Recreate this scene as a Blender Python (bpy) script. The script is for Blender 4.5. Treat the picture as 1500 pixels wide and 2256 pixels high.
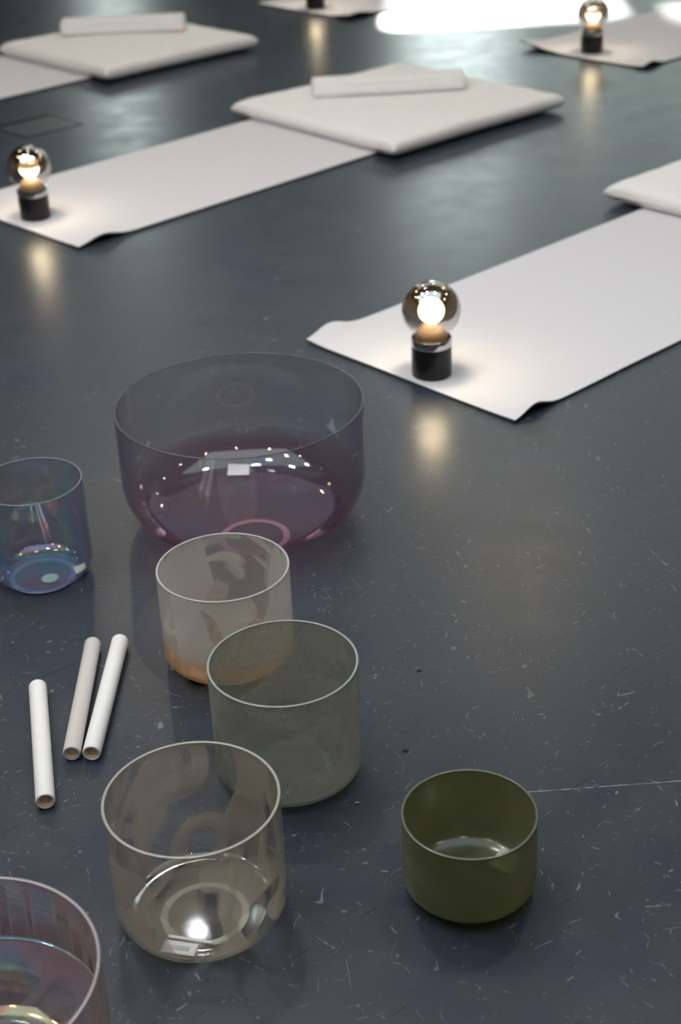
import bpy, bmesh, math, random
from mathutils import Vector, Matrix, noise

random.seed(7)
for o in list(bpy.data.objects):
    bpy.data.objects.remove(o)
SC = bpy.context.scene
COL = SC.collection
PI = math.pi
R = math.radians

# ------------------------------------------------------------------ camera
cd = bpy.data.cameras.new('camera')
cam = bpy.data.objects.new('camera', cd)
COL.objects.link(cam)
PITCH, ROLL = R(29.226), R(-2.471)
F = Vector((0, math.cos(PITCH), -math.sin(PITCH)))
Rt = Vector((1, 0, 0))
Up = Rt.cross(F)
Rt2 = Rt * math.cos(ROLL) + Up * math.sin(ROLL)
Up2 = Up * math.cos(ROLL) - Rt * math.sin(ROLL)
m = Matrix((Rt2, Up2, -F)).transposed().to_4x4()
m.translation = Vector((0, 0, 1.25))
cam.matrix_world = m
cd.sensor_fit = 'VERTICAL'
cd.sensor_height = 36
cd.lens = 3268.6 / 2256 * 36
cd.clip_start = 0.02
cd.dof.use_dof = True
cd.dof.focus_distance = 1.93
cd.dof.aperture_fstop = 4.8
SC.camera = cam

# ------------------------------------------------------------------ view / world / big lights
vs = SC.view_settings
vs.view_transform = 'Standard'
vs.look = 'None'
vs.gamma = 1.0
vs.exposure = 0.0
vs.use_curve_mapping = False
SC.cycles.max_bounces = 8
SC.cycles.transparent_max_bounces = 24
SC.cycles.glossy_bounces = 5
SC.cycles.caustics_reflective = False
SC.cycles.caustics_refractive = False
SC.cycles.sample_clamp_indirect = 6.0
SC.cycles.use_denoising = True
SC.cycles.use_adaptive_sampling = True
SC.cycles.adaptive_threshold = 0.03
SC.cycles.adaptive_min_samples = 16

w = bpy.data.worlds.new('sky')
SC.world = w
w.use_nodes = True
bg = w.node_tree.nodes['Background']
bg.inputs[0].default_value = (0.90, 1.0, 0.99, 1)
bg.inputs[1].default_value = 6.5

sd = bpy.data.lights.new('sun', 'SUN')
sd.energy = 16.0
sd.angle = R(1.2)
sd.color = (1.0, 0.98, 0.93)
sun = bpy.data.objects.new('sun', sd)
COL.objects.link(sun)
sun.rotation_euler = Vector((-0.06, -0.90, -0.385)).to_track_quat('-Z', 'Y').to_euler()


def area(name, loc, power, color, size, shape='DISK', size_y=None, target=None, spread=None):
    d = bpy.data.lights.new(name, 'AREA')
    d.shape = shape
    d.size = size
    if size_y:
        d.size_y = size_y
    d.energy = power
    d.color = color
    if spread:
        d.spread = R(spread)
    o = bpy.data.objects.new(name, d)
    COL.objects.link(o)
    o.location = loc
    t = Vector(target) if target else Vector((loc[0], loc[1], 0))
    o.rotation_euler = (t - Vector(loc)).to_track_quat('-Z', 'Y').to_euler()
    return o


# cool luminous ceiling panel over the bowls, plus an added far fill for floor sheen
area('ceiling_panel_light', (-0.4, 1.55, 3.52), 90.0, (0.70, 0.89, 1.0), 5.2, 'RECTANGLE', 3.4)
area('far_sheen_fill', (0.9, 8.8, 3.52), 66.0, (0.93, 1.0, 0.97), 6.6, 'RECTANGLE', 5.0)
for x, y in ((-2.6, 2.9), (-1.5, 3.3), (-0.5, 3.1), (-2.1, 1.4), (-1.0, 2.1), (0.9, 2.9)):
    area('neutral_spot', (x, y, 3.4), 13.0, (1.0, 0.93, 0.87), 0.22)
for x, y, p in ((-0.70, 4.74, 1.6), (-0.42, 4.80, 0.5)):
    area('cool_spot', (x, y, 3.45), p, (0.90, 0.97, 1.0), 0.085, target=(0, 2.5, 0))
for i in range(11):
    a = i / 11 * 2 * PI + 0.2
    area('warm_spot', (0.2 + 3.6 * math.cos(a), 3.4 + 3.9 * math.sin(a), 3.3), 5.0, (1.0, 0.72, 0.42), 0.09, target=(0.2, 3.2, 0))

# ------------------------------------------------------------------ node helpers
class NT:
    def __init__(self, name):
        self.m = bpy.data.materials.new(name)
        self.m.use_nodes = True
        self.t = self.m.node_tree
        self.t.nodes.clear()
        self.out = self.t.nodes.new('ShaderNodeOutputMaterial')

    def n(self, typ, **kw):
        nd = self.t.nodes.new('ShaderNode' + typ)
        ins = kw.pop('ins', {})
        for k, v in kw.items():
            setattr(nd, k, v)
        for k, v in ins.items():
            self.put(nd.inputs[k], v)
        return nd

    def put(self, sock, v):
        if hasattr(v, 'is_output') or isinstance(v, bpy.types.NodeSocket):
            self.t.links.new(v, sock)
        elif isinstance(v, bpy.types.Node):
            self.t.links.new(v.outputs[0], sock)
        else:
            if hasattr(sock, 'default_value') and sock.type == 'RGBA' and len(v) == 3:
                v = (*v, 1)
            sock.default_value = v

    def math(self, op, a, b=0.0, c=None, clamp=False):
        nd = self.n('Math', operation=op, use_clamp=clamp)
        self.put(nd.inputs[0], a)
        self.put(nd.inputs[1], b)
        if c is not None:
            self.put(nd.inputs[2], c)
        return nd.outputs[0]

    def mix(self, f, a, b):
        nd = self.n('Mix', data_type='RGBA')
        self.put(nd.inputs[0], f)
        self.put(nd.inputs[6], a)
        self.put(nd.inputs[7], b)
        return nd.outputs[2]

    def rng(self, v, a, b, c=0.0, d=1.0, smooth=False):
        nd = self.n('MapRange', interpolation_type='SMOOTHSTEP' if smooth else 'LINEAR')
        for i, x in enumerate((v, a, b, c, d)):
            self.put(nd.inputs[i], x)
        return nd.outputs[0]

    def noise(self, vec, scale, detail=3, rough=0.5, dist=0.0):
        nd = self.n('TexNoise')
        self.put(nd.inputs['Vector'], vec)
        nd.inputs['Scale'].default_value = scale
        nd.inputs['Detail'].default_value = detail
        nd.inputs['Roughness'].default_value = rough
        nd.inputs['Distortion'].default_value = dist
        return nd.outputs[0]

    def coord(self, kind='Object', loc=(0, 0, 0), rot=(0, 0, 0), scale=(1, 1, 1)):
        tc = self.n('TexCoord')
        mp = self.n('Mapping')
        self.put(mp.inputs[0], tc.outputs[kind])
        mp.inputs[1].default_value = loc
        mp.inputs[2].default_value = rot
        mp.inputs[3].default_value = scale
        return mp.outputs[0]

    def bump(self, h, strength=0.3, dist=0.001):
        nd = self.n('Bump')
        nd.inputs['Strength'].default_value = strength
        nd.inputs['Distance'].default_value = dist
        self.put(nd.inputs['Height'], h)
        return nd.outputs[0]

    def done(self, sh):
        self.put(self.out.inputs[0], sh)
        return self.m


def principled(name, color, rough=0.5, metal=0.0, spec=0.5, bump=None, emit=None, es=0.0):
    t = NT(name)
    p = t.n('BsdfPrincipled')
    p.inputs['Base Color'].default_value = (*color, 1)
    p.inputs['Roughness'].default_value = rough
    p.inputs['Metallic'].default_value = metal
    p.inputs['Specular IOR Level'].default_value = spec
    if emit:
        p.inputs['Emission Color'].default_value = (*emit, 1)
        p.inputs['Emission Strength'].default_value = es
    v = t.coord()
    n1 = t.noise(v, bump[0] if bump else 30, 4)
    if bump:
        t.put(p.inputs['Normal'], t.bump(n1, bump[1], bump[2]))
    c = t.mix(t.rng(n1, 0.3, 0.7), tuple(x * 0.94 for x in color), tuple(min(1, x * 1.04) for x in color))
    t.put(p.inputs['Base Color'], c)
    return t.done(p)


# ------------------------------------------------------------------ floor material
def floor_mat():
    t = NT('slate_vinyl')
    v = t.coord('Object')
    big = t.noise(v, 1.6, 4, 0.6)
    mid = t.noise(v, 9, 6, 0.65)
    fine = t.noise(v, 160, 3, 0.6)
    c = t.mix(t.rng(big, 0.35, 0.42), (0.0200, 0.0330, 0.068), (0.0260, 0.0360, 0.057))
    c = t.mix(t.rng(mid, 0.42, 0.72, 0, 0.5), c, (0.044, 0.045, 0.046))
    c = t.mix(t.rng(fine, 0.35, 0.75, 0, 0.35), c, (0.052, 0.055, 0.058))
    # scratches: thin iso-lines of smooth noise, broken up by a second noise
    tot = None
    for sc, rep, wd, ms, th, off, am in ((3.5, 9, 0.012, 75, 0.60, 0, 0.50), (5, 7, 0.014, 55, 0.61, 5, 0.42), (8, 6, 0.022, 120, 0.61, 9, 0.38),
                                    (3, 10, 0.011, 34, 0.62, 13, 0.5), (12, 4, 0.024, 150, 0.62, 21, 0.35)):
        v2 = t.coord('Object', loc=(off, off * 1.7, off * 0.3), rot=(0, 0, off * 0.7), scale=(1, 1.5, 1))
        a = t.noise(v2, sc, 1, 0.3, 0.2)
        a = t.math('FRACT', t.math('MULTIPLY', a, rep))
        line = t.rng(t.math('ABSOLUTE', t.math('SUBTRACT', a, 0.5)), wd * 0.4, wd, 1, 0)
        v3 = t.coord('Object', loc=(off * 2 + 3, off, 1), rot=(0, 0, off), scale=(1, 0.6, 1))
        msk = t.rng(t.noise(v3, ms, 1, 0.5), th - 0.03, th + 0.06, 0, am)
        l = t.math('MULTIPLY', line, msk)
        tot = l if tot is None else t.math('MAXIMUM', tot, l)
    # dust specks
    vo = t.n('TexVoronoi', feature='F1')
    t.put(vo.inputs['Vector'], v)
    vo.inputs['Scale'].default_value = 75
    sp = t.math('MULTIPLY', t.rng(vo.outputs['Distance'], 0.02, 0.055, 1, 0), t.rng(t.noise(v, 14, 2), 0.56, 0.64, 0, 0.4))
    tot = t.math('MAXIMUM', tot, sp)
    # pale wear clouds of tiny scuffs
    scuff = t.rng(t.noise(t.coord('Object', scale=(1, 2.2, 1)), 220, 4, 0.75), 0.62, 0.76, 0, 1)
    scuff = t.math('MULTIPLY', scuff, t.rng(t.noise(v, 6, 3), 0.50, 0.68, 0, 0.45))
    tot = t.math('MAXIMUM', tot, scuff)
    # welded sheet seam across the room
    sx = t.n('SeparateXYZ')
    t.put(sx.inputs[0], v)
    X, Y = sx.outputs[0], sx.outputs[1]
    yy = t.math('SUBTRACT', Y, t.math('MULTIPLY_ADD', t.math('SUBTRACT', X, 0.226), 0.045, 1.479))
    yr = t.math('SUBTRACT', Y, t.math('MULTIPLY_ADD', X, -0.02, 1.488))
    right = t.math('GREATER_THAN', X, 0.2)
    seam_w = t.math('MULTIPLY', t.rng(t.math('ABSOLUTE', yy), 0.0004, 0.0011, 1, 0), right)
    seam_w = t.math('MULTIPLY', seam_w, t.rng(t.noise(v, 60, 3), 0.40, 0.6, 0.15, 1))
    tot = t.math('MAXIMUM', tot, seam_w)
    seam_d = t.math('MULTIPLY', t.rng(t.math('ABSOLUTE', yr), 0.0003, 0.0009, 0.35, 0), t.math('SUBTRACT', 1.0, right))
    # dark broken joints running diagonally
    rv = t.coord('Object', rot=(0, 0, R(-37)))
    s2 = t.n('SeparateXYZ')
    t.put(s2.inputs[0], rv)
    ph = t.math('FRACT', t.math('MULTIPLY', s2.outputs[1], 7.4))
    dj = t.rng(t.math('ABSOLUTE', t.math('SUBTRACT', ph, 0.5)), 0.004, 0.009, 1, 0)
    dm = t.noise(t.coord('Object', rot=(0, 0, R(-37)), scale=(22, 7, 1)), 1.0, 1)
    dj = t.math('MULTIPLY', dj, t.rng(dm, 0.60, 0.66, 0, 0.9))
    dark = t.math('MAXIMUM', seam_d, dj)
    c = t.mix(t.math('MULTIPLY', tot, 0.95), c, (0.36, 0.35, 0.33))
    c = t.mix(dark, c, (0.008, 0.009, 0.010))
    p = t.n('BsdfPrincipled')
    t.put(p.inputs['Base Color'], c)
    rg = t.rng(mid, 0.3, 0.7, 0.27, 0.36)
    rg = t.math('ADD', rg, t.math('MULTIPLY', tot, 0.3))
    t.put(p.inputs['Roughness'], rg)
    p.inputs['Specular IOR Level'].default_value = 0.5
    h = t.math('ADD', t.math('MULTIPLY', fine, 0.3), t.math('MULTIPLY', tot, -0.4))
    t.put(p.inputs['Normal'], t.bump(h, 0.12, 0.0008))
    return t.done(p)


# ------------------------------------------------------------------ mesh helpers
def mesh_obj(name, bm, mats, parent=None, smooth=True, loc=None):
    me = bpy.data.meshes.new(name)
    bmesh.ops.recalc_face_normals(bm, faces=bm.faces)
    bm.to_mesh(me)
    bm.free()
    if not isinstance(mats, (list, tuple)):
        mats = [mats]
    for mm in mats:
        me.materials.append(mm)
    if smooth:
        for p in me.polygons:
            p.use_smooth = True
    o = bpy.data.objects.new(name, me)
    COL.objects.link(o)
    if parent:
        o.parent = parent
    if loc:
        o.location = loc
    return o


def thing(name, label, cat, loc=(0, 0, 0), rz=0.0, group=None):
    o = bpy.data.objects.new(name, None)
    o.empty_display_size = 0.05
    COL.objects.link(o)
    o.location = loc
    o.rotation_euler = (0, 0, rz)
    tag(o, label, cat, group)
    return o


def tag(o, label, cat, group=None):
    o['label'] = label
    o['category'] = cat
    if group:
        o['group'] = group
    return o


def struct(o):
    o['kind'] = 'structure'
    return o


def box(bm, x0, x1, y0, y1, z0, z1):
    vs_ = [bm.verts.new((x, y, z)) for x in (x0, x1) for y in (y0, y1) for z in (z0, z1)]
    for f in ((0, 1, 3, 2), (4, 6, 7, 5), (0, 4, 5, 1), (2, 3, 7, 6), (0, 2, 6, 4), (1, 5, 7, 3)):
        bm.faces.new([vs_[i] for i in f])


def lathe(bm, prof, n=96, closed=False):
    """prof: list of (r, z); r == 0 makes a pole."""
    rings = []
    for r, z in prof:
        if r < 1e-7:
            rings.append([bm.verts.new((0, 0, z))])
        else:
            rings.append([bm.verts.new((r * math.cos(2 * PI * i / n), r * math.sin(2 * PI * i / n), z)) for i in range(n)])
    pairs = list(zip(rings, rings[1:]))
    if closed:
        pairs.append((rings[-1], rings[0]))
    for a, b in pairs:
        for i in range(n):
            j = (i + 1) % n
            if len(a) == 1 and len(b) == 1:
                continue
            if len(a) == 1:
                bm.faces.new((a[0], b[i], b[j]))
            elif len(b) == 1:
                bm.faces.new((a[i], b[0], a[j]))
            else:
                bm.faces.new((a[i], b[i], b[j], a[j]))


# ------------------------------------------------------------------ room shell
WX0, WX1, WY0, WY1, CH = -6.0, 6.5, -3.5, 12.0, 3.6
M_wall = principled('grey_plaster', (0.22, 0.21, 0.20), 0.7, bump=(40, 0.2, 0.002))
M_ceil = principled('black_ceiling', (0.040, 0.040, 0.042), 0.8)
M_frame = principled('grey_window_frame', (0.16, 0.17, 0.18), 0.45)
M_base = principled('dark_baseboard', (0.04, 0.04, 0.042), 0.5)

bm = bmesh.new()
box(bm, WX0, WX1, WY0, WY1, -0.08, 0.0)
struct(mesh_obj('floor', bm, floor_mat(), smooth=False))
bm = bmesh.new()
box(bm, WX0, WX1, WY0, WY1, CH, CH + 0.1)
struct(mesh_obj('ceiling', bm, M_ceil, smooth=False))
for nm, b in (('wall_left', (WX0 - 0.15, WX0, WY0, WY1, 0, CH)), ('wall_right', (WX1, WX1 + 0.15, WY0, WY1, 0, CH)),
              ('wall_front', (WX0 - 0.15, WX1 + 0.15, WY0 - 0.15, WY0, 0, CH))):
    bm = bmesh.new()
    box(bm, *b)
    struct(mesh_obj(nm, bm, M_wall, smooth=False))

bm = bmesh.new()
box(bm, 1.95, 12.0, 16.0, 16.4, -0.08, 3.25)
struct(mesh_obj('wall_sky_blocker', bm, principled('dark_render', (0.10, 0.11, 0.10), 0.9), smooth=False))  # added out of view to block low sky from the floor's window reflection

# back wall with window openings: (x0, x1, z0, z1)
WINS = [(0.62, 1.70, 0.35, 2.52), (1.78, 4.4, 0.35, 2.60), (-1.85, -1.35, 0.9, 2.3), (4.9, 5.9, 0.35, 2.6)]
bm = bmesh.new()
xs = sorted({WX0 - 0.15, WX1 + 0.15, *[v for q in WINS for v in q[:2]]})
for a, b in zip(xs, xs[1:]):
    q = [k for k in WINS if k[0] <= a + 1e-6 and k[1] >= b - 1e-6]
    if q:
        box(bm, a, b, WY1, WY1 + 0.2, 0, q[0][2])
        box(bm, a, b, WY1, WY1 + 0.2, q[0][3], CH)
    else:
        box(bm, a, b, WY1, WY1 + 0.2, 0, CH)
M_pale = principled('pale_plaster', (0.74, 0.76, 0.73), 0.8, bump=(40, 0.2, 0.002))
struct(mesh_obj('wall_back', bm, M_pale, smooth=False))
bm = bmesh.new()
for x0, x1 in ((WX0 + 0.02, -1.87), (-1.33, 0.60)):
    box(bm, x0, x1, WY1 - 0.012, WY1 - 0.001, 0.095, 1.45)
struct(mesh_obj('trim_reflection_darkener', bm, M_base, smooth=False))  # dark panel added on the unseen wall to darken far floor reflections

gt = NT('window_glass')
tr = gt.n('BsdfTransparent')
tr.inputs[0].default_value = (0.97, 0.99, 0.98, 1)
gl = gt.n('BsdfGlossy')
gl.inputs['Roughness'].default_value = 0.02
lw = gt.n('LayerWeight')
mx = gt.n('MixShader')
gt.put(mx.inputs[0], gt.math('MULTIPLY_ADD', gt.math('POWER', lw.outputs['Facing'], 5.0), 0.6, 0.03))
gt.put(mx.inputs[1], tr)
gt.put(mx.inputs[2], gl)
M_pane = gt.done(mx)

for i, (x0, x1, z0, z1) in enumerate(WINS):
    bm = bmesh.new()
    t_ = 0.05
    ys = (WY1 + 0.05, WY1 + 0.11)
    box(bm, x0, x0 + t_, *ys, z0, z1)
    box(bm, x1 - t_, x1, *ys, z0, z1)
    box(bm, x0 + t_, x1 - t_, *ys, z0, z0 + t_)
    box(bm, x0 + t_, x1 - t_, *ys, z1 - t_, z1)
    nm_ = max(1, round((x1 - x0) / 0.85))
    for k in range(1, nm_):
        xm = x0 + (x1 - x0) * k / nm_
        box(bm, xm - 0.03, xm + 0.03, *ys, z0 + t_, z1 - t_)
    if nm_ > 1:
        box(bm, x0 + t_, x1 - t_, ys[0] + 0.002, ys[1] - 0.002, 2.27, 2.37)
    wo = struct(mesh_obj('window_%d' % (i + 1), bm, M_frame, smooth=False))
    bm = bmesh.new()
    box(bm, x0 + 0.01, x1 - 0.01, WY1 + 0.075, WY1 + 0.081, z0 + 0.01, z1 - 0.01)
    mesh_obj('pane', bm, M_pane, parent=wo, smooth=False)

for nm, b in (('baseboard_left', (WX0, WX0 + 0.015, WY0, WY1, 0, 0.09)), ('baseboard_right', (WX1 - 0.015, WX1, WY0, WY1, 0, 0.09)),
              ('baseboard_back', (WX0 + 0.015, WX1 - 0.015, WY1 - 0.015, WY1, 0, 0.09))):
    bm = bmesh.new()
    box(bm, *b)
    struct(mesh_obj(nm, bm, M_base, smooth=False))

# ------------------------------------------------------------------ yoga mats
M_mat = principled('mat_top', (0.73, 0.71, 0.745), 0.85, spec=0.25, bump=(900, 0.15, 0.0005))
M_mat_under = principled('mat_under', (0.10, 0.12, 0.12), 0.9, spec=0.2)


def yoga_mat(label, cx, cy, ang, width, length, bumps):
    """cx, cy = middle of the near short edge; ang = long direction. bumps: (u0, v side, height, su, sv)"""
    bm = bmesh.new()
    nu, nv = 150, 60
    th = 0.0045
    g = {}

    def hz(u, v):
        z = 0.0010 + 0.0005 * (noise.noise(Vector((u * 3, v * 5, cx))) + 0.6)
        for (u0, v0, h, su, sv) in bumps:
            z += h * math.exp(-((u - u0) / su) ** 2 - ((v - v0) / sv) ** 2)
        return max(z, 0.0004)
    for lay in (0, 1):
        for i in range(nu + 1):
            for j in range(nv + 1):
                u = length * (i / nu) ** 1.6
                s = (j / nv) * 2 - 1
                s = math.copysign(1 - (1 - abs(s)) ** 1.5, s)
                v = s * width / 2
                wob = 0.0012 * noise.noise(Vector((u * 6, cx * 3, 0)))
                g[lay, i, j] = bm.verts.new((u + 0.0015 * noise.noise(Vector((v * 9, cy, 2))), v + wob, hz(u, v) + lay * th))
    for i in range(nu):
        for j in range(nv):
            bm.faces.new((g[1, i, j], g[1, i + 1, j], g[1, i + 1, j + 1], g[1, i, j + 1])).material_index = 0
            bm.faces.new((g[0, i, j], g[0, i, j + 1], g[0, i + 1, j + 1], g[0, i + 1, j])).material_index = 1
    for i in range(nu):
        for j in (0, nv):
            bm.faces.new((g[0, i, j], g[0, i + 1, j], g[1, i + 1, j], g[1, i, j])).material_index = 1
    for j in range(nv):
        for i in (0, nu):
            bm.faces.new((g[0, i, j], g[0, i, j + 1], g[1, i, j + 1], g[1, i, j])).material_index = 1
    o = mesh_obj('yoga_mat', bm, [M_mat, M_mat_under])
    md = o.modifiers.new('edge', 'EDGE_SPLIT')
    md.split_angle = R(50)
    o.location = (cx, cy, 0)
    o.rotation_euler = (0, 0, ang)
    tag(o, label, 'yoga mat', 'pale yoga mats on the dark floor')
    return o


W2 = 0.297
# v > 0 is the left side, v < 0 the right side (seen walking along the mat)
mat_near = yoga_mat('yoga mat closest to the glass bowls, with a globe lamp at its curled edge', 0.141, 2.771, R(42.0), 0.594, 1.8,
                    [(0.070, W2, 0.020, 0.050, 0.035), (0.062, -W2, 0.017, 0.040, 0.040)])
mat_mid = yoga_mat('yoga mat running from the lamp at the left edge to the middle cushion', -0.850, 3.892, R(43.6), 0.60, 1.8,
                   [(0.080, -W2, 0.016, 0.055, 0.05)])
mat_left = yoga_mat('pale yoga mat under the cushion in the upper left corner', -1.905, 5.015, R(43.5), 0.60, 1.8, [])
mat_right = yoga_mat('sunlit yoga mat at the upper right with a lifted corner and a globe lamp', 0.953, 5.585, R(42.0), 0.58, 1.8,
                     [(-0.02, W2 + 0.02, 0.028, 0.12, 0.14), (0.05, -W2, 0.016, 0.05, 0.05)])
mat_rear = yoga_mat('farthest yoga mat, beside the bright sun glare at the top edge', -0.074, 6.700, R(42.0), 0.60, 1.8,
                    [(0.05, -W2, 0.020, 0.09, 0.07)])

# ------------------------------------------------------------------ cushions and towels
def cloth_mat(name, col, sc=600):
    t = NT(name)
    v = t.coord()
    n1 = t.noise(v, sc, 3, 0.6)
    n2 = t.noise(v, 25, 4)
    c = t.mix(t.rng(n2, 0.3, 0.7), tuple(x * 0.96 for x in col), col)
    p = t.n('BsdfPrincipled')
    t.put(p.inputs['Base Color'], c)
    p.inputs['Roughness'].default_value = 0.95
    p.inputs['Specular IOR Level'].default_value = 0.15
    p.inputs['Sheen Weight'].default_value = 0.15
    t.put(p.inputs['Normal'], t.bump(t.math('ADD', n1, t.math('MULTIPLY', n2, 1.5)), 0.35, 0.0015))
    return t.done(p)


M_cush = cloth_mat('white_cotton', (0.965, 0.935, 0.925))
M_towel = cloth_mat('white_terry', (0.965, 0.94, 0.94), 420)
M_pipe = cloth_mat('seam_cotton', (0.80, 0.70, 0.64))


def cushion(label, cx, cy, ang, ax, ay, h, seed, z0=0.0068):
    t = thing('floor_cushion', label, 'cushion', (cx, cy, z0), ang, 'white square floor cushions on the mats')
    bm = bmesh.new()
    n = 56

    def se(a, e=0.115):
        c, s = math.cos(a), math.sin(a)
        return math.copysign(abs(c) ** e, c), math.copysign(abs(s) ** e, s)
    def pt(u, v, top):
        # superellipse-like pillow: u,v in -1..1
        def warp(a, b):
            return a * (1 - 0.018 * (1 - b * b)) * (1 + 0.012 * (b ** 10) * (a ** 10))
        x = warp(u, v) * ax / 2
        y = warp(v, u) * ay / 2
        d = (max(0, 1 - abs(u) ** 34) * max(0, 1 - abs(v) ** 34)) ** 0.5
        nz = noise.noise(Vector((x * 4 + seed, y * 4, 0))) * 0.004 + noise.noise(Vector((x * 16, y * 16 + seed, 3))) * 0.0012
        crease = 0.0016 * math.sin((u * 9 + v * 6) * 3) * (abs(u) ** 6 + abs(v) ** 6) * 0.5
        if top:
            return (x, y, h * 0.46 + (h * 0.50 + nz + crease) * d + 0.004 * (1 - u * u) * (1 - v * v))
        return (x, y, h * 0.46 - (h * 0.46) * min(1, d * 1.05))
    g = {}
    for lay in (0, 1):
        for i in range(n + 1):
            for j in range(n + 1):
                u = i / n * 2 - 1
                v = j / n * 2 - 1
                u = math.copysign(1 - (1 - abs(u)) ** 1.8, u)
                v = math.copysign(1 - (1 - abs(v)) ** 1.8, v)
                edge = i in (0, n) or j in (0, n)
                if edge and lay == 1:
                    g[1, i, j] = g[0, i, j]
                else:
                    g[lay, i, j] = bm.verts.new(pt(u, v, lay == 1))
    for i in range(n):
        for j in range(n):
            for lay in (0, 1):
                bm.faces.new((g[lay, i, j], g[lay, i + 1, j], g[lay, i + 1, j + 1], g[lay, i, j + 1]))
    mesh_obj('cushion_cover', bm, M_cush, t)
    # corner tucks: a small gathered fold at every corner
    # zipper / closing seam along the near left face
    bm = bmesh.new()
    segs = 60
    ring = []
    for k in range(segs + 1):
        v = -0.93 + 1.86 * k / segs
        x0, y0, _ = pt(-1, v, True)
        zc = h * 0.40 + 0.0010 * math.sin(k * 0.9)
        ring.append([bm.verts.new((x0 - 0.001 + 0.0022 * math.cos(a), y0, zc + 0.0022 * math.sin(a))) for a in [q * PI / 3 for q in range(6)]])
    for a, b in zip(ring, ring[1:]):
        for q in range(6):
            bm.faces.new((a[q], a[(q + 1) % 6], b[(q + 1) % 6], b[q]))
    mesh_obj('closing_seam', bm, M_pipe, t)
    # puckered corner tab nearest the viewer
    return t


cushion('white square floor cushion with rolled towel in the middle of the photo', 0.243, 4.895, R(40.6), 0.765, 0.775, 0.052, 1.3)
cushion('white square floor cushion with rolled towel at the upper left', -0.755, 6.005, R(42.0), 0.72, 0.72, 0.055, 5.1)
cushion('white floor cushion at the right edge without a towel in view', 1.285, 3.835, R(42.0), 0.76, 0.77, 0.052, 9.4)


def towel(label, cx, cy, z0, ang, length, depth, h, seed):
    t = thing('rolled_towel', label, 'towel', (cx, cy, z0), ang, 'rolled white towels on the cushions')
    bm = bmesh.new()
    nL, nA = 64, 72
    # outer roll surface: flattened spiral cross-section, loose flap on the far side
    rings = []
    for i in range(nL + 1):
        x = (i / nL - 0.5) * length
        e = min(1, (0.5 - abs(i / nL - 0.5)) / 0.05)
        er = 0.90 + 0.10 * math.sqrt(max(0, min(1, e)))
        rg = []
        for k in range(nA):
            a = 2 * PI * k / nA
            ca, sa = math.cos(a), math.sin(a)
            ex = 0.72
            px = math.copysign(abs(ca) ** ex, ca) * depth / 2
            pz = math.copysign(abs(sa) ** ex, sa) * h / 2
            w_ = 1 + 0.05 * noise.noise(Vector((x * 7 + seed, ca * 1.2, sa * 1.2))) + 0.018 * noise.noise(Vector((x * 30, ca * 3 + seed, sa * 3)))
            # spiral step (edge of the cloth) on the viewer side
            st = 0.0035 if 0.70 * PI < a < 1.32 * PI else 0.0
            sag = -0.004 * math.cos(x / length * 2 * PI) if sa > 0 else 0
            rg.append(bm.verts.new((x + 0.004 * noise.noise(Vector((ca * 2, sa * 2, seed + (1 if x > 0 else 0)))) * (1 - e),
                                    (px + math.copysign(st, px)) * w_ * er, h / 2 + pz * w_ * er + sag * max(0, sa))))
        rings.append(rg)
    for a, b in zip(rings, rings[1:]):
        for k in range(nA):
            bm.faces.new((a[k], a[(k + 1) % nA], b[(k + 1) % nA], b[k]))
    # rolled ends: inset spiral steps
    for rg, sx_ in ((rings[0], -1), (rings[-1], 1)):
        prev = rg
        x_end = sx_ * length / 2
        for s, dx in ((0.88, 0.002), (0.84, -0.006), (0.68, -0.004), (0.64, 0.001), (0.48, -0.003), (0.44, -0.008), (0.24, -0.004), (0.2, -0.009)):
            cur = []
            for k in range(nA):
                c0 = rg[k].co
                cur.append(bm.verts.new((x_end + sx_ * dx, c0.y * s, h / 2 + (c0.z - h / 2) * s)))
            for k in range(nA):
                bm.faces.new((prev[k], prev[(k + 1) % nA], cur[(k + 1) % nA], cur[k]))
            prev = cur
        bm.faces.new(prev)
    mesh_obj('towel_roll', bm, M_towel, t)
    # overlapping outer layer with a hem edge
    bm = bmesh.new()
    nL2 = 50
    rows = []
    for i in range(nL2 + 1):
        x = (i / nL2 - 0.5) * (length - 0.006)
        row = []
        for k in range(15):
            a = 0.10 * PI + k / 14 * 0.74 * PI + 0.03 * noise.noise(Vector((x * 5, seed, 0)))
            ca, sa = math.cos(a), math.sin(a)
            px = math.copysign(abs(ca) ** 0.72, ca) * depth / 2
            pz = math.copysign(abs(sa) ** 0.72, sa) * h / 2
            w_ = 1.035 + 0.05 * noise.noise(Vector((x * 7 + seed, ca * 1.2, sa * 1.2))) + 0.02 * noise.noise(Vector((x * 9, seed, k * 0.3)))
            row.append(bm.verts.new((x, px * w_, h / 2 + pz * w_)))
        rows.append(row)
    for a, b in zip(rows, rows[1:]):
        for k in range(14):
            bm.faces.new((a[k], a[k + 1], b[k + 1], b[k]))
    o = mesh_obj('outer_fold', bm, M_towel, t)
    sm = o.modifiers.new('thick', 'SOLIDIFY')
    sm.thickness = 0.004
    sm.offset = 1
    return t


towel('rolled white towel lying on the middle floor cushion', 0.218, 4.975, 0.0068 + 0.050, R(3.5), 0.50, 0.125, 0.050, 2.0)
towel('rolled white towel lying on the upper left floor cushion', -0.780, 6.13, 0.0068 + 0.053, R(0.8), 0.485, 0.135, 0.055, 6.0)

# ------------------------------------------------------------------ globe lamps
M_black = principled('matte_black_metal', (0.012, 0.011, 0.010), 0.42, spec=0.4, bump=(400, 0.05, 0.0003))
M_chrome = principled('polished_chrome', (0.62, 0.60, 0.58), 0.09, metal=1.0)


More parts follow.
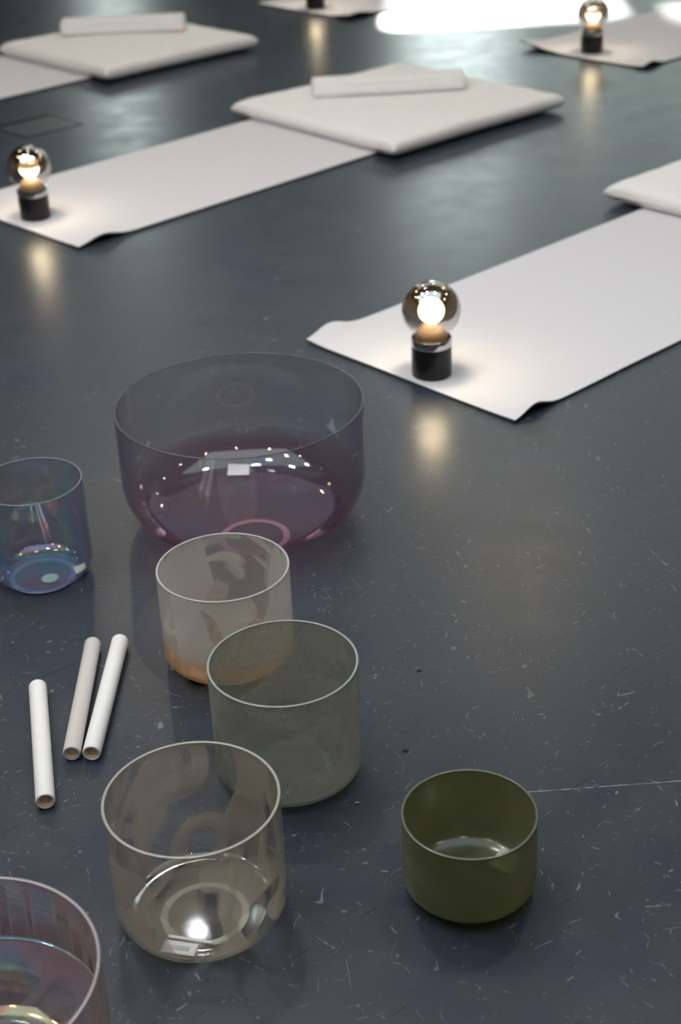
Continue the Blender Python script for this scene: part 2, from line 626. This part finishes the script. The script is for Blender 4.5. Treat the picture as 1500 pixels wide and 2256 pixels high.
def globe_material():
    t = NT('mirrored_globe_glass')
    v = t.coord()
    s = t.n('SeparateXYZ')
    t.put(s.inputs[0], v)
    z = s.outputs[2]
    f = t.rng(z, 0.100, 0.132, 0.0, 0.80, smooth=True)
    lw = t.n('LayerWeight')
    edge = t.math('MULTIPLY_ADD', t.math('POWER', lw.outputs['Facing'], 4.0), 0.45, 0.035)
    trn = t.n('BsdfTransparent')
    t.put(trn.inputs[0], t.mix(t.rng(z, 0.09, 0.135), (0.98, 0.97, 0.96), (0.62, 0.54, 0.46)))
    gls = t.n('BsdfGlossy')
    gls.inputs['Roughness'].default_value = 0.025
    t.put(gls.inputs[0], t.mix(f, (0.95, 0.95, 0.95), (0.52, 0.51, 0.50)))
    mx_ = t.n('MixShader')
    t.put(mx_.inputs[0], t.math('MAXIMUM', f, edge))
    t.put(mx_.inputs[1], trn)
    t.put(mx_.inputs[2], gls)
    # inside of the coating: dull smoke
    dk = t.n('BsdfDiffuse')
    dk.inputs[0].default_value = (0.05, 0.042, 0.036, 1)
    mi = t.n('MixShader')
    t.put(mi.inputs[0], t.math('MULTIPLY', f, 0.9))
    t.put(mi.inputs[1], trn)
    t.put(mi.inputs[2], dk)
    ge = t.n('NewGeometry')
    mo = t.n('MixShader')
    t.put(mo.inputs[0], ge.outputs['Backfacing'])
    t.put(mo.inputs[1], mx_)
    t.put(mo.inputs[2], mi)
    return t.done(mo)


def bulb_material(name, lo, hi, zsplit):
    t = NT(name)
    v = t.coord()
    s = t.n('SeparateXYZ')
    t.put(s.inputs[0], v)
    f = t.rng(s.outputs[2], zsplit - 0.004, zsplit + 0.004, 0, 1, smooth=True)
    e = t.n('Emission')
    t.put(e.inputs[0], t.mix(f, (1.0, 0.86, 0.60), (1.0, 0.76, 0.42)))
    t.put(e.inputs[1], t.math('ADD', lo, t.math('MULTIPLY', f, hi - lo)))
    return t.done(e)


M_globe = globe_material()
M_bulb = bulb_material('glowing_bulb', 52.0, 34.0, 0.145)
M_bulb2 = bulb_material('glowing_bulb_dim_top', 52.0, 4.0, 0.139)
td = NT('frosted_collar')
pd_ = td.n('BsdfPrincipled')
pd_.inputs['Base Color'].default_value = (0.80, 0.62, 0.42, 1)
pd_.inputs['Roughness'].default_value = 0.35
nd_ = td.noise(td.coord(), 60, 2)
td.put(pd_.inputs['Base Color'], td.mix(nd_, (0.30, 0.20, 0.11), (0.36, 0.25, 0.15)))
M_collar = td.done(pd_)


def globe_lamp(label, x, y, z, bulb_mat):
    t = thing('globe_lamp', label, 'lamp', (x, y, z), 0, 'mirrored globe lamps on the mats')
    r = 0.0407
    bm = bmesh.new()
    lathe(bm, [(0, 0), (r - 0.002, 0), (r - 0.0005, 0.0007), (r, 0.002), (r, 0.0635), (r - 0.0015, 0.0640), (r - 0.003, 0.0640),
               (r - 0.003, 0.066), (0, 0.066)], 96)
    o = mesh_obj('base', bm, M_black, t)
    o.modifiers.new('e', 'EDGE_SPLIT').split_angle = R(40)
    bm = bmesh.new()
    lathe(bm, [(r + 0.0003, 0.0645), (r + 0.0008, 0.0655), (r + 0.0008, 0.0795), (r, 0.0812), (r - 0.0015, 0.0815), (r - 0.004, 0.0785),
               (r - 0.006, 0.0750), (r - 0.006, 0.0662), (r - 0.0025, 0.0662), (r - 0.0025, 0.0645)], 96, closed=True)
    o = mesh_obj('collar_ring', bm, M_chrome, t)
    o.modifiers.new('e', 'EDGE_SPLIT').split_angle = R(35)
    bm = bmesh.new()
    lathe(bm, [(0, 0.0665), (0.030, 0.0668), (0.0315, 0.074), (0.0335, 0.0835), (0.0325, 0.088), (0.027, 0.098), (0.020, 0.1065), (0.014, 0.111), (0, 0.1125)], 72)
    mesh_obj('frosted_diffuser', bm, M_collar, t)
    # globe: sphere with an open neck, thin wall
    gr, gc = 0.0590, 0.1390
    prof = []
    a0 = math.asin(0.0355 / gr)
    for k in range(49):
        a = -PI / 2 + a0 + (PI - a0) * k / 48
        prof.append((max(0, gr * math.cos(a)) if k < 48 else 0, gc + gr * 0.985 * math.sin(a)))
    inner = []
    gi = gr - 0.0012
    for k in range(48, -1, -1):
        a = -PI / 2 + a0 + (PI - a0) * k / 48
        inner.append((max(0, gi * math.cos(a)) if k < 48 else 0, gc + gi * 0.985 * math.sin(a)))
    neck = [(0.0349, 0.0800), (0.0345, 0.0790)]
    bm = bmesh.new()
    lathe(bm, list(reversed(prof)), 96)
    lo_z = prof[0][1]
    mesh_obj('globe', bm, M_globe, t)
    bm = bmesh.new()
    br, bc = 0.0262, 0.1375
    lathe(bm, [(0, bc - br)] + [(br * math.cos(a), bc + br * math.sin(a)) for a in [(-PI / 2 + PI * k / 28) for k in range(1, 28)]] + [(0, bc + br)], 64)
    mesh_obj('bulb', bm, bulb_mat, t)
    return t


globe_lamp('mirrored globe lamp on black base closest to the bowls', 0.199, 2.787, 0.0065, M_bulb)
globe_lamp('mirrored globe lamp on black base at the left edge of the photo', -0.795, 3.940, 0.0066, M_bulb2)
globe_lamp('mirrored globe lamp on black base on the sunlit upper right mat', 1.012, 5.661, 0.0066, M_bulb2)
globe_lamp('black lamp base on the farthest mat, cut off by the top edge', -0.014, 6.748, 0.0066, M_bulb2)

# ------------------------------------------------------------------ singing bowls
def bowl_mat(name, face, edge, milk=(0.8, 0.8, 0.8), milk_a=0.0, milk_b=0.0, pat=None, gloss_rough=0.03, gloss_face=0.04,
             irid=0.0, irid_a=(0.5, 0.7, 1), irid_b=(1, 0.6, 0.5), bottom=None, bottom_z=0.05, edge_pow=2.5, edge_milk=0.0, translu=0.45, bumpy=0.0):
    """thin tinted wall: transparent tint + optional milky body + clear-coat reflection"""
    t = NT(name)
    v = t.coord()
    lw = t.n('LayerWeight')
    fac = lw.outputs['Facing']
    ed = t.math('POWER', fac, edge_pow)
    tint = t.mix(ed, face, edge)
    s = t.n('SeparateXYZ')
    t.put(s.inputs[0], v)
    z = s.outputs[2]
    mcol = milk
    if bottom:
        bz = t.rng(t.math('ADD', z, t.math('MULTIPLY', t.noise(v, 9, 2), 0.05)), bottom_z * 0.55 + 0.02, bottom_z + 0.035, 1, 0, smooth=True)
        tint = t.mix(bz, tint, bottom[0])
        mcol = t.mix(bz, milk, bottom[1])
    trn = t.n('BsdfTransparent')
    t.put(trn.inputs[0], tint)
    base = trn
    if milk_a > 0 or milk_b > 0 or edge_milk > 0:
        if pat == 'ribbons':
            d = t.coord('Object', scale=(1, 1, 0.75))
            a = t.noise(d, 6.0, 1.0, 0.4, 1.3)
            b1 = t.rng(t.math('ABSOLUTE', t.math('SUBTRACT', a, 0.50)), 0.036, 0.048, 1, 0, smooth=True)
            a2 = t.noise(t.coord('Object', loc=(3, 1, 4)), 6.0, 0.5, 0.4, 1.2)
            b2 = t.rng(t.math('ABSOLUTE', t.math('SUBTRACT', a2, 0.52)), 0.018, 0.030, 0.7, 0, smooth=True)
            p_ = t.math('MAXIMUM', b1, b2)
        elif pat == 'facets':
            vo = t.n('TexVoronoi', feature='SMOOTH_F1')
            t.put(vo.inputs['Vector'], t.coord('Object', scale=(1, 1, 0.55), rot=(0.3, 0.2, 0)))
            vo.inputs['Scale'].default_value = 14
            vo.inputs['Smoothness'].default_value = 0.15
            a = t.noise(v, 8, 1, 0.4, 1.8)
            p_ = t.math('MAXIMUM', t.rng(vo.outputs['Color'], 0.52, 0.62), t.rng(a, 0.52, 0.56))
        elif pat == 'grain':
            a = t.noise(v, 10, 6, 0.68, 0.4)
            b = t.noise(v, 260, 3, 0.7)
            p_ = t.math('MULTIPLY', t.rng(a, 0.44, 0.55, 0.10, 1), t.rng(b, 0.3, 0.6, 0.6, 1))
        else:
            a = t.noise(v, 6, 2, 0.5, 0.8)
            p_ = t.rng(a, 0.42, 0.62)
        mf = t.math('MULTIPLY_ADD', p_, milk_b, milk_a)
        mf = t.math('MULTIPLY_ADD', ed, edge_milk, mf, clamp=True)
        df = t.n('BsdfDiffuse')
        t.put(df.inputs[0], mcol)
        tl = t.n('BsdfTranslucent')
        t.put(tl.inputs[0], mcol)
        m1 = t.n('MixShader')
        m1.inputs[0].default_value = translu
        t.put(m1.inputs[1], df)
        t.put(m1.inputs[2], tl)
        m2 = t.n('MixShader')
        t.put(m2.inputs[0], mf)
        t.put(m2.inputs[1], trn)
        t.put(m2.inputs[2], m1)
        base = m2
    gl_ = t.n('BsdfGlossy')
    gl_.inputs['Roughness'].default_value = gloss_rough
    if bumpy > 0:
        t.put(gl_.inputs['Normal'], t.bump(t.noise(v, 420, 3, 0.6), bumpy, 0.002))
    gf = t.math('MULTIPLY_ADD', t.math('POWER', fac, 5.0), 0.5, gloss_face)
    if irid > 0:
        # thin-film sheen: hue shifts with viewing angle and film thickness
        ph = t.math('ADD', t.math('MULTIPLY', fac, 1.7), t.math('MULTIPLY', t.noise(v, 8, 2), 2.6))
        cr = t.n('ValToRGB')
        t.put(cr.inputs[0], t.math('FRACT', ph))
        el = cr.color_ramp.elements
        el[0].position, el[0].color = 0.0, (*irid_a, 1)
        el[1].position, el[1].color = 1.0, (*irid_a, 1)
        for pos, col in ((0.25, (0.95, 0.75, 1.0)), (0.45, irid_b), (0.62, (1.0, 0.9, 0.45)), (0.8, (0.45, 0.95, 0.85))):
            e = el.new(pos)
            e.color = (*col, 1)
        t.put(gl_.inputs[0], t.mix(irid, (1, 1, 1), cr.outputs[0]))
        gf = t.math('ADD', gf, 0.07 * irid)
    m3 = t.n('MixShader')
    t.put(m3.inputs[0], gf)
    t.put(m3.inputs[1], base)
    t.put(m3.inputs[2], gl_)
    return t.done(m3)


M_paper = principled('white_paper', (0.86, 0.84, 0.84), 0.7)
M_paper_warm = principled('cream_paper', (0.78, 0.76, 0.68), 0.7)
M_print = principled('pale_grey_print', (0.62, 0.61, 0.62), 0.7)
M_etch = principled('etched_glass', (0.62, 0.60, 0.56), 0.6)


def inner_profile(Rr, H, rc, rv, th):
    """(r, z) from the middle of the inside bottom up to the rim"""
    ri = Rr - th
    rc2, rv2 = max(rc - th * 0.6, 0.004), max(rv - th * 0.6, 0.004)
    pr = [(0, th), (ri * 0.3, th), (ri - rc2 - 0.012 if ri - rc2 > 0.03 else ri * 0.5, th)]
    pr += [(ri - rc2 + rc2 * math.sin(a), th + rv2 - rv2 * math.cos(a)) for a in [k / 12 * PI / 2 for k in range(13)]]
    pr += [(ri, H * 0.5), (ri, H)]
    return pr


def sample_profile(pr, s):
    for (a, b) in zip(pr, pr[1:]):
        L = math.hypot(b[0] - a[0], b[1] - a[1])
        if s <= L or b is pr[-1]:
            f = s / L
            tx, tz = (b[0] - a[0]) / L, (b[1] - a[1]) / L
            return a[0] + (b[0] - a[0]) * f, a[1] + (b[1] - a[1]) * f, -tz, tx
        s -= L


def patch(name, root, pr, ang, s0, wid, hgt, rot, mat, off=0.0005, shape='rect', thick=0.0004):
    """sticker that follows the inside surface; ang = direction round the bowl, s0 = distance from the middle along the profile"""
    bm = bmesh.new()
    n = 10
    cx_, cy_ = s0 * math.cos(ang), s0 * math.sin(ang)
    def place(a, b, lift):
        x = cx_ + a * math.cos(rot) - b * math.sin(rot)
        y = cy_ + a * math.sin(rot) + b * math.cos(rot)
        s = math.hypot(x, y)
        an = math.atan2(y, x)
        r, z, nr, nz = sample_profile(pr, s)
        r += nr * (off + lift)
        z += nz * (off + lift)
        return (r * math.cos(an), r * math.sin(an), z)
    g = {}
    for l in (0, 1):
        for i in range(n + 1):
            for j in range(n + 1):
                a, b = (i / n - 0.5), (j / n - 0.5)
                if shape == 'disc':
                    q = max(abs(a), abs(b)) * 2
                    L = math.hypot(a, b) or 1
                    a, b = a / L * q * 0.5, b / L * q * 0.5
                g[l, i, j] = bm.verts.new(place(a * wid, b * hgt, l * thick))
    for i in range(n):
        for j in range(n):
            for l in (0, 1):
                bm.faces.new((g[l, i, j], g[l, i + 1, j], g[l, i + 1, j + 1], g[l, i, j + 1]))
    for i in range(n):
        for k in (0, n):
            bm.faces.new((g[0, i, k], g[0, i + 1, k], g[1, i + 1, k], g[1, i, k]))
            bm.faces.new((g[0, k, i], g[0, k, i + 1], g[1, k, i + 1], g[1, k, i]))
    return mesh_obj(name, bm, mat, root)


Z0 = 0.0036


def bowl(name, label, x, y, Rr, H, rc, rv, th, mat, rim_mat, group='crystal singing bowls on the floor', foot=None):
    t = thing(name, label, 'bowl', (x, y, Z0), 0, group)
    H = H - Z0
    out = [(Rr, H - 0.0012), (Rr, H * 0.5)]
    out += [(Rr - rc + rc * math.cos(a), rv - rv * math.sin(a)) for a in [k / 14 * PI / 2 for k in range(15)]]
    out += [(max(Rr - rc - 0.01, 0.02), 0.0), (Rr * 0.35, 0.0), (0, 0)]
    inn = list(reversed(inner_profile(Rr, H - 0.0012, rc, rv, th)))
    bm = bmesh.new()
    # outer skin then inner skin, joined at the rim by the rim part
    lathe(bm, out, 128)
    lathe(bm, inn, 128)
    o = mesh_obj('bowl_wall', bm, mat, t)
    bm = bmesh.new()
    e = 0.0006
    ra, rb = Rr + 0.0001, Rr - th - 0.0001
    hz = H - 0.0013
    lathe(bm, [(ra, hz), (ra, H - e), (ra - e * 0.4, H - e * 0.3), (ra - e, H), (rb + e, H), (rb + e * 0.4, H - e * 0.3), (rb, H - e), (rb, hz)], 160, closed=True)
    mesh_obj('rim', bm, rim_mat, t)
    return t, inner_profile(Rr, H, rc, rv, th)


def rim_mat(name, col, a=0.75, rough=0.25):
    return bowl_mat(name, tuple(0.4 + 0.6 * c for c in col), col, milk=col, milk_a=a, gloss_rough=rough, gloss_face=0.10, translu=0.3)


def rubber_ring(label, x, y, rr, hw, mat):
    bm = bmesh.new()
    prof = [(rr + hw * math.cos(a), 0.0018 + 0.0017 * math.sin(a)) for a in [k / 16 * 2 * PI for k in range(16)]]
    lathe(bm, prof, 96, closed=True)
    o = mesh_obj('support_ring', bm, mat, loc=(x, y, 0))
    tag(o, label, 'ring', 'rubber rings under the bowls')
    return o


# 1 big violet bowl
M_big = bowl_mat('violet_quartz', (0.965, 0.962, 0.972), (0.74, 0.73, 0.79), irid=0.4, gloss_face=0.04, gloss_rough=0.05,
                 milk=(0.34, 0.25, 0.42), milk_a=0.035, edge_milk=0.10,
                 bottom=((0.85, 0.73, 0.80), (0.40, 0.22, 0.32)), bottom_z=0.07, edge_pow=3.0, irid_a=(0.55, 0.75, 1.0), irid_b=(1.0, 0.65, 0.5))
b_big, pr = bowl('singing_bowl', 'largest transparent violet singing bowl, wide and tinted plum towards its base', -0.1606, 2.2415, 0.2073, 0.2139, 0.075, 0.085, 0.0030,
                 M_big, rim_mat('violet_rim', (0.20, 0.21, 0.25), 0.45))
patch('paper_sticker', b_big, pr, R(98), 0.148, 0.040, 0.030, R(-2), M_paper)
for ad, s_, w_ in ((196, 0.275, 0.017), (-22, 0.300, 0.017)):
    patch('frosted_mark', b_big, pr, R(ad), s_, w_, 0.022, R(ad), M_etch)
M_ring_pink = principled('rubber_white', (0.72, 0.62, 0.70), 0.6)
rubber_ring('pale rubber ring seen through the base of the big violet bowl', -0.146, 2.158, 0.0545, 0.0055, M_ring_pink)

# 2 blue-violet bowl at left edge
M_blue = bowl_mat('blue_aura_quartz', (0.95, 0.965, 0.97), (0.76, 0.79, 0.85), irid=0.95, gloss_face=0.10, gloss_rough=0.03,
                  milk=(0.46, 0.54, 0.74), milk_a=0.10, milk_b=0.06, edge_milk=0.18,
                  bottom=((0.84, 0.87, 0.97), (0.40, 0.46, 0.80)), bottom_z=0.02, edge_pow=2.6, irid_a=(0.45, 0.72, 0.95), irid_b=(1.0, 0.42, 0.40))
b_blue, pr = bowl('singing_bowl', 'iridescent pale blue singing bowl cut off by the left edge', -0.4863, 2.0717, 0.0815, 0.1716, 0.026, 0.028, 0.0024, M_blue,
                  rim_mat('blue_rim', (0.42, 0.46, 0.54), 0.5))
patch('paper_sticker', b_blue, pr, R(-2), 0.060, 0.020, 0.026, R(20), M_paper_warm)
patch('round_disc', b_blue, pr, R(-62), 0.030, 0.028, 0.028, 0, principled('pale_teal', (0.50, 0.66, 0.64), 0.6), shape='disc')  # pale teal disc on the inside bottom
rubber_ring('pale rubber ring under the iridescent blue bowl at the left', -0.4863, 2.062, 0.050, 0.005, principled('rubber_blue', (0.60, 0.62, 0.74), 0.6))

# 3 white frosted bowl with peach base
M_frost = bowl_mat('white_peach_quartz', (0.88, 0.88, 0.88), (0.82, 0.84, 0.84), milk=(0.93, 0.93, 0.92), milk_a=0.22, milk_b=0.36, pat='facets', gloss_face=0.035,
                   gloss_rough=0.12, bottom=((0.95, 0.84, 0.74), (0.98, 0.70, 0.44)), bottom_z=0.05, edge_milk=0.35)
b_fr, pr = bowl('singing_bowl', 'milky white frosted singing bowl with a peach tinted base, in front of the violet bowl', -0.1714, 1.8130, 0.0954, 0.1559, 0.030, 0.020, 0.0032,
                M_frost, rim_mat('white_rim', (0.66, 0.68, 0.68), 0.8))
patch('paper_sticker', b_fr, pr, R(230), 0.072, 0.032, 0.022, R(145), principled('pink_paper', (0.88, 0.72, 0.70), 0.7))

# 4 grey-green grainy bowl
M_grey = bowl_mat('grey_green_quartz', (0.86, 0.88, 0.84), (0.66, 0.70, 0.66), milk=(0.60, 0.59, 0.53), milk_a=0.18, milk_b=0.42, pat='grain', gloss_face=0.10,
                  gloss_rough=0.16, edge_milk=0.25, bumpy=1.0, bottom=((0.80, 0.86, 0.82), (0.26, 0.30, 0.28)), bottom_z=0.012)
b_gr, pr = bowl('singing_bowl', 'grainy grey-green frosted singing bowl between the milky bowl and the clear bowl', -0.0814, 1.5477, 0.0962, 0.1712, 0.026, 0.018, 0.0032, M_grey,
                rim_mat('grey_rim', (0.52, 0.55, 0.52), 0.8))
rubber_ring('pale rubber ring under the grainy grey-green bowl', -0.083, 1.545, 0.053, 0.0045, principled('rubber_grey', (0.55, 0.60, 0.58), 0.6))

# 5 clear bowl with brushed ribbons
M_clear = bowl_mat('clear_brushed_quartz', (0.975, 0.972, 0.962), (0.83, 0.83, 0.77), milk=(0.70, 0.62, 0.53), milk_a=0.015, milk_b=0.36, pat='ribbons', gloss_face=0.03,
                   gloss_rough=0.04, edge_milk=0.14, irid=0.25, edge_pow=2.6)
b_cl, prc = bowl('singing_bowl', 'clear singing bowl with looping matte brush ribbons, beside the short tubes', -0.1807, 1.2957, 0.1000, 0.1692, 0.016, 0.030, 0.0032, M_clear,
                 rim_mat('clear_rim', (0.66, 0.62, 0.55), 0.8))
patch('paper_sticker', b_cl, prc, R(252), 0.0715, 0.040, 0.019, R(-14), M_paper)
st = patch('sticker_print', b_cl, prc, R(252), 0.0715, 0.022, 0.006, R(-14), M_print, off=0.0010)
st.parent = [c for c in b_cl.children if c.name.startswith('paper_sticker')][0]
patch('sticker_reflection', b_cl, prc, R(259), 0.0560, 0.053, 0.0042, R(-14), M_paper)  # pale strip modelled in for the reflection of the sticker's edge
rubber_ring('pale rubber ring seen through the base of the clear bowl', -0.178, 1.285, 0.0475, 0.0045, principled('rubber_clear', (0.62, 0.61, 0.58), 0.6))
# etched script on the outside of the far wall, so it reads mirrored from here
fc = bpy.data.curves.new('etched_script', 'FONT')
fc.body = 'Crystal Tones'
fc.size = 0.016
fc.shear = 0.45
fc.extrude = 0.0001
fc.align_x = 'CENTER'
fo = bpy.data.objects.new('tmp_script', fc)
COL.objects.link(fo)
dg = bpy.context.evaluated_depsgraph_get()
me = bpy.data.meshes.new_from_object(fo.evaluated_get(dg))
bpy.data.objects.remove(fo)
rad = 0.1003
for v_ in me.vertices:
    a = R(90 - 12) + v_.co.x / rad
    v_.co = Vector((rad * math.cos(a), rad * math.sin(a), 0.026 + v_.co.y)) * 1.0
    v_.co.x *= 1 + 0.0
me.materials.append(M_etch)
so = bpy.data.objects.new('etched_script', me)
COL.objects.link(so)
so.parent = b_cl

# 6 dark olive bowl
M_olive = bowl_mat('olive_quartz', (0.44, 0.47, 0.28), (0.24, 0.26, 0.14), milk=(0.42, 0.42, 0.26), milk_a=0.40, milk_b=0.22, pat='cloud', gloss_face=0.03,
                   gloss_rough=0.2, irid=0.4, irid_a=(0.35, 0.75, 1.0), irid_b=(1.0, 0.75, 0.45), edge_milk=0.25)
b_ol, pr = bowl('singing_bowl', 'small dark olive green singing bowl standing alone at the right', 0.1329, 1.3140, 0.0785, 0.1128, 0.034, 0.020, 0.0030, M_olive,
                rim_mat('olive_rim', (0.20, 0.22, 0.15), 0.7))
patch('paper_sticker', b_ol, pr, R(32), 0.056, 0.032, 0.030, R(-38), M_paper_warm)
rubber_ring('dark rubber ring under the small olive bowl', 0.1329, 1.314, 0.035, 0.0035, principled('rubber_dark', (0.08, 0.09, 0.07), 0.6))

# 7 pink bowl, lower left corner
M_pink = bowl_mat('pink_aura_quartz', (0.91, 0.89, 0.92), (0.72, 0.62, 0.66), milk=(0.78, 0.66, 0.69), milk_a=0.26, milk_b=0.26, pat='ribbons', gloss_face=0.14,
                  gloss_rough=0.09, irid=1.0, irid_a=(0.25, 0.65, 1.0), irid_b=(1.0, 0.40, 0.30), edge_milk=0.50)
b_pk, pr = bowl('singing_bowl', 'pink iridescent singing bowl cut off by the lower left corner', -0.3890, 1.0488, 0.1354, 0.1667, 0.050, 0.080, 0.0034, M_pink,
                rim_mat('pink_rim', (0.58, 0.49, 0.52), 0.85))
rubber_ring('pale rubber ring under the pink bowl in the corner', -0.389, 1.049, 0.050, 0.005, principled('rubber_rose', (0.6, 0.5, 0.52), 0.6))

# ------------------------------------------------------------------ tubes
def tube_mat(name, col, inner):
    t = NT(name)
    v = t.coord()
    p = t.n('BsdfPrincipled')
    n_ = t.noise(v, 60, 3)
    s = t.n('SeparateXYZ')
    t.put(s.inputs[0], v)
    t.put(p.inputs['Base Color'], t.mix(t.rng(n_, 0.3, 0.7), tuple(c * 0.97 for c in col), col))
    p.inputs['Roughness'].default_value = 0.65
    p.inputs['Subsurface Weight'].default_value = 0.15
    p.inputs['Subsurface Radius'].default_value = (0.01, 0.006, 0.004)
    return t.done(p)


M_tube = tube_mat('white_silicone', (0.90, 0.87, 0.86), None)
M_tube_dull = tube_mat('greyish_silicone', (0.66, 0.60, 0.57), None)
M_bore = tube_mat('peach_core', (0.96, 0.76, 0.56), None)


def tube(label, a, b, rad, mat):
    """a = near end, b = far end on the floor"""
    a, b = Vector((*a, 0)), Vector((*b, 0))
    d = b - a
    L = d.length
    t = thing('mallet_tube', label, 'tube', (a.x, a.y, rad), math.atan2(d.y, d.x), 'loose white tubes on the floor')
    ri = rad * 0.66
    bm = bmesh.new()
    e = 0.0018
    lathe(bm, [(ri, e), (ri + e, 0.0002), (rad - e, 0), (rad - e * 0.3, e * 0.4), (rad, e), (rad, L * 0.5), (rad, L - e), (rad - e * 0.3, L - e * 0.4), (rad - e, L), (ri + e, L), (ri, L - e)], 64)
    for v_ in bm.verts:
        v_.co = Vector((v_.co.z, v_.co.x, v_.co.y))
    mesh_obj('tube_sleeve', bm, mat, t)
    bm = bmesh.new()
    lathe(bm, [(ri + 0.0001, e), (ri - 0.0012, e * 1.1), (ri - 0.0012, L - e * 1.1), (ri + 0.0001, L - e)], 48, closed=True)
    for v_ in bm.verts:
        v_.co = Vector((v_.co.z, v_.co.x, v_.co.y))
    lathe(bm, [(0, 0.007), (ri - 0.0013, 0.0072), (ri - 0.0013, L - 0.0072), (0, L - 0.007)], 48)
    bm.verts.ensure_lookup_table()
    for v_ in list(bm.verts)[-(48 * 2 + 2):]:
        v_.co = Vector((v_.co.z, v_.co.x, v_.co.y))
    mesh_obj('inner_core', bm, M_bore, t)
    return t


tube('white tube lying alone, nearest the left edge', (-0.3935, 1.4850), (-0.4435, 1.7400), 0.0127, M_tube)
tube('duller greyish tube, left one of the touching pair', (-0.3735, 1.5820), (-0.3735 - 0.004, 1.8450), 0.0120, M_tube_dull)
tube('bright white tube, right one of the touching pair', (-0.3465, 1.5800), (-0.3370, 1.8480), 0.0125, M_tube)

# ------------------------------------------------------------------ floor bits
# flush floor hatch at the left
t = thing('floor_hatch', 'flush square floor hatch with a dark slot, left of the middle cushion', 'floor hatch', (-0.945, 4.94, 0.0), R(42))
M_hatch = principled('hatch_grey', (0.050, 0.056, 0.062), 0.35)
M_slot = principled('hatch_gap', (0.006, 0.007, 0.008), 0.9, spec=0.05)
bm = bmesh.new()
s = 0.105
box(bm, -s, s, -s * 0.85, s * 0.85, 0.0, 0.0012)
mesh_obj('hatch_lid', bm, M_hatch, t, smooth=False)
bm = bmesh.new()
g_ = 0.006
for q in ((-s - g_, -s, -s * .85 - g_, s * .85 + g_), (s, s + g_, -s * .85 - g_, s * .85 + g_), (-s, s, -s * .85 - g_, -s * .85)):
    box(bm, *q, 0.0, 0.0008)
box(bm, -s, s, s * .85, s * .85 + 0.022, 0.0, 0.0008)
mesh_obj('hatch_gap', bm, M_slot, t, smooth=False)


def fluff(name, label, cat, x, y, L, col, seed, group=None):
    random.seed(seed)
    bm = bmesh.new()
    for k in range(7):
        a = random.uniform(0.2, 0.9)
        l_ = L * random.uniform(0.4, 1.0)
        ox, oy = random.uniform(-L, L) * 0.3, random.uniform(-L, L) * 0.15
        pts = [Vector((ox + (i / 6 - 0.5) * l_ * math.cos(a), oy + (i / 6 - 0.5) * l_ * math.sin(a) + 0.0006 * math.sin(i * 1.3 + k), 0.0008 + 0.0008 * math.sin(i / 6 * PI))) for i in range(7)]
        wd = 0.0007
        prev = None
        for i, p_ in enumerate(pts):
            ww = wd * math.sin((i + 0.6) / 7.2 * PI)
            r_ = [bm.verts.new(p_ + Vector((math.sin(a) * ww * cc, -math.cos(a) * ww * cc, ww * ss * 0.7))) for cc, ss in ((1, 0), (0, 1), (-1, 0), (0, -1))]
            if prev:
                for q in range(4):
                    bm.faces.new((prev[q], prev[(q + 1) % 4], r_[(q + 1) % 4], r_[q]))
            prev = r_
    o = mesh_obj(name, bm, principled(name + '_mat', col, 0.9), loc=(x, y, 0))
    return tag(o, label, cat, group)


fluff('lint_tuft', 'tiny rust brown fleck of lint on the bare floor right of the milky bowl', 'lint', 0.103, 1.755, 0.008, (0.10, 0.035, 0.018), 3)
fluff('lint_tuft', 'faint brown lint smear on the floor right of the grainy bowl', 'lint', 0.073, 1.573, 0.009, (0.07, 0.052, 0.046), 5)
fluff('lint_tuft', 'tiny pale curl of lint at the foot of the grainy grey-green bowl', 'lint', 0.006, 1.471, 0.007, (0.40, 0.38, 0.45), 8)
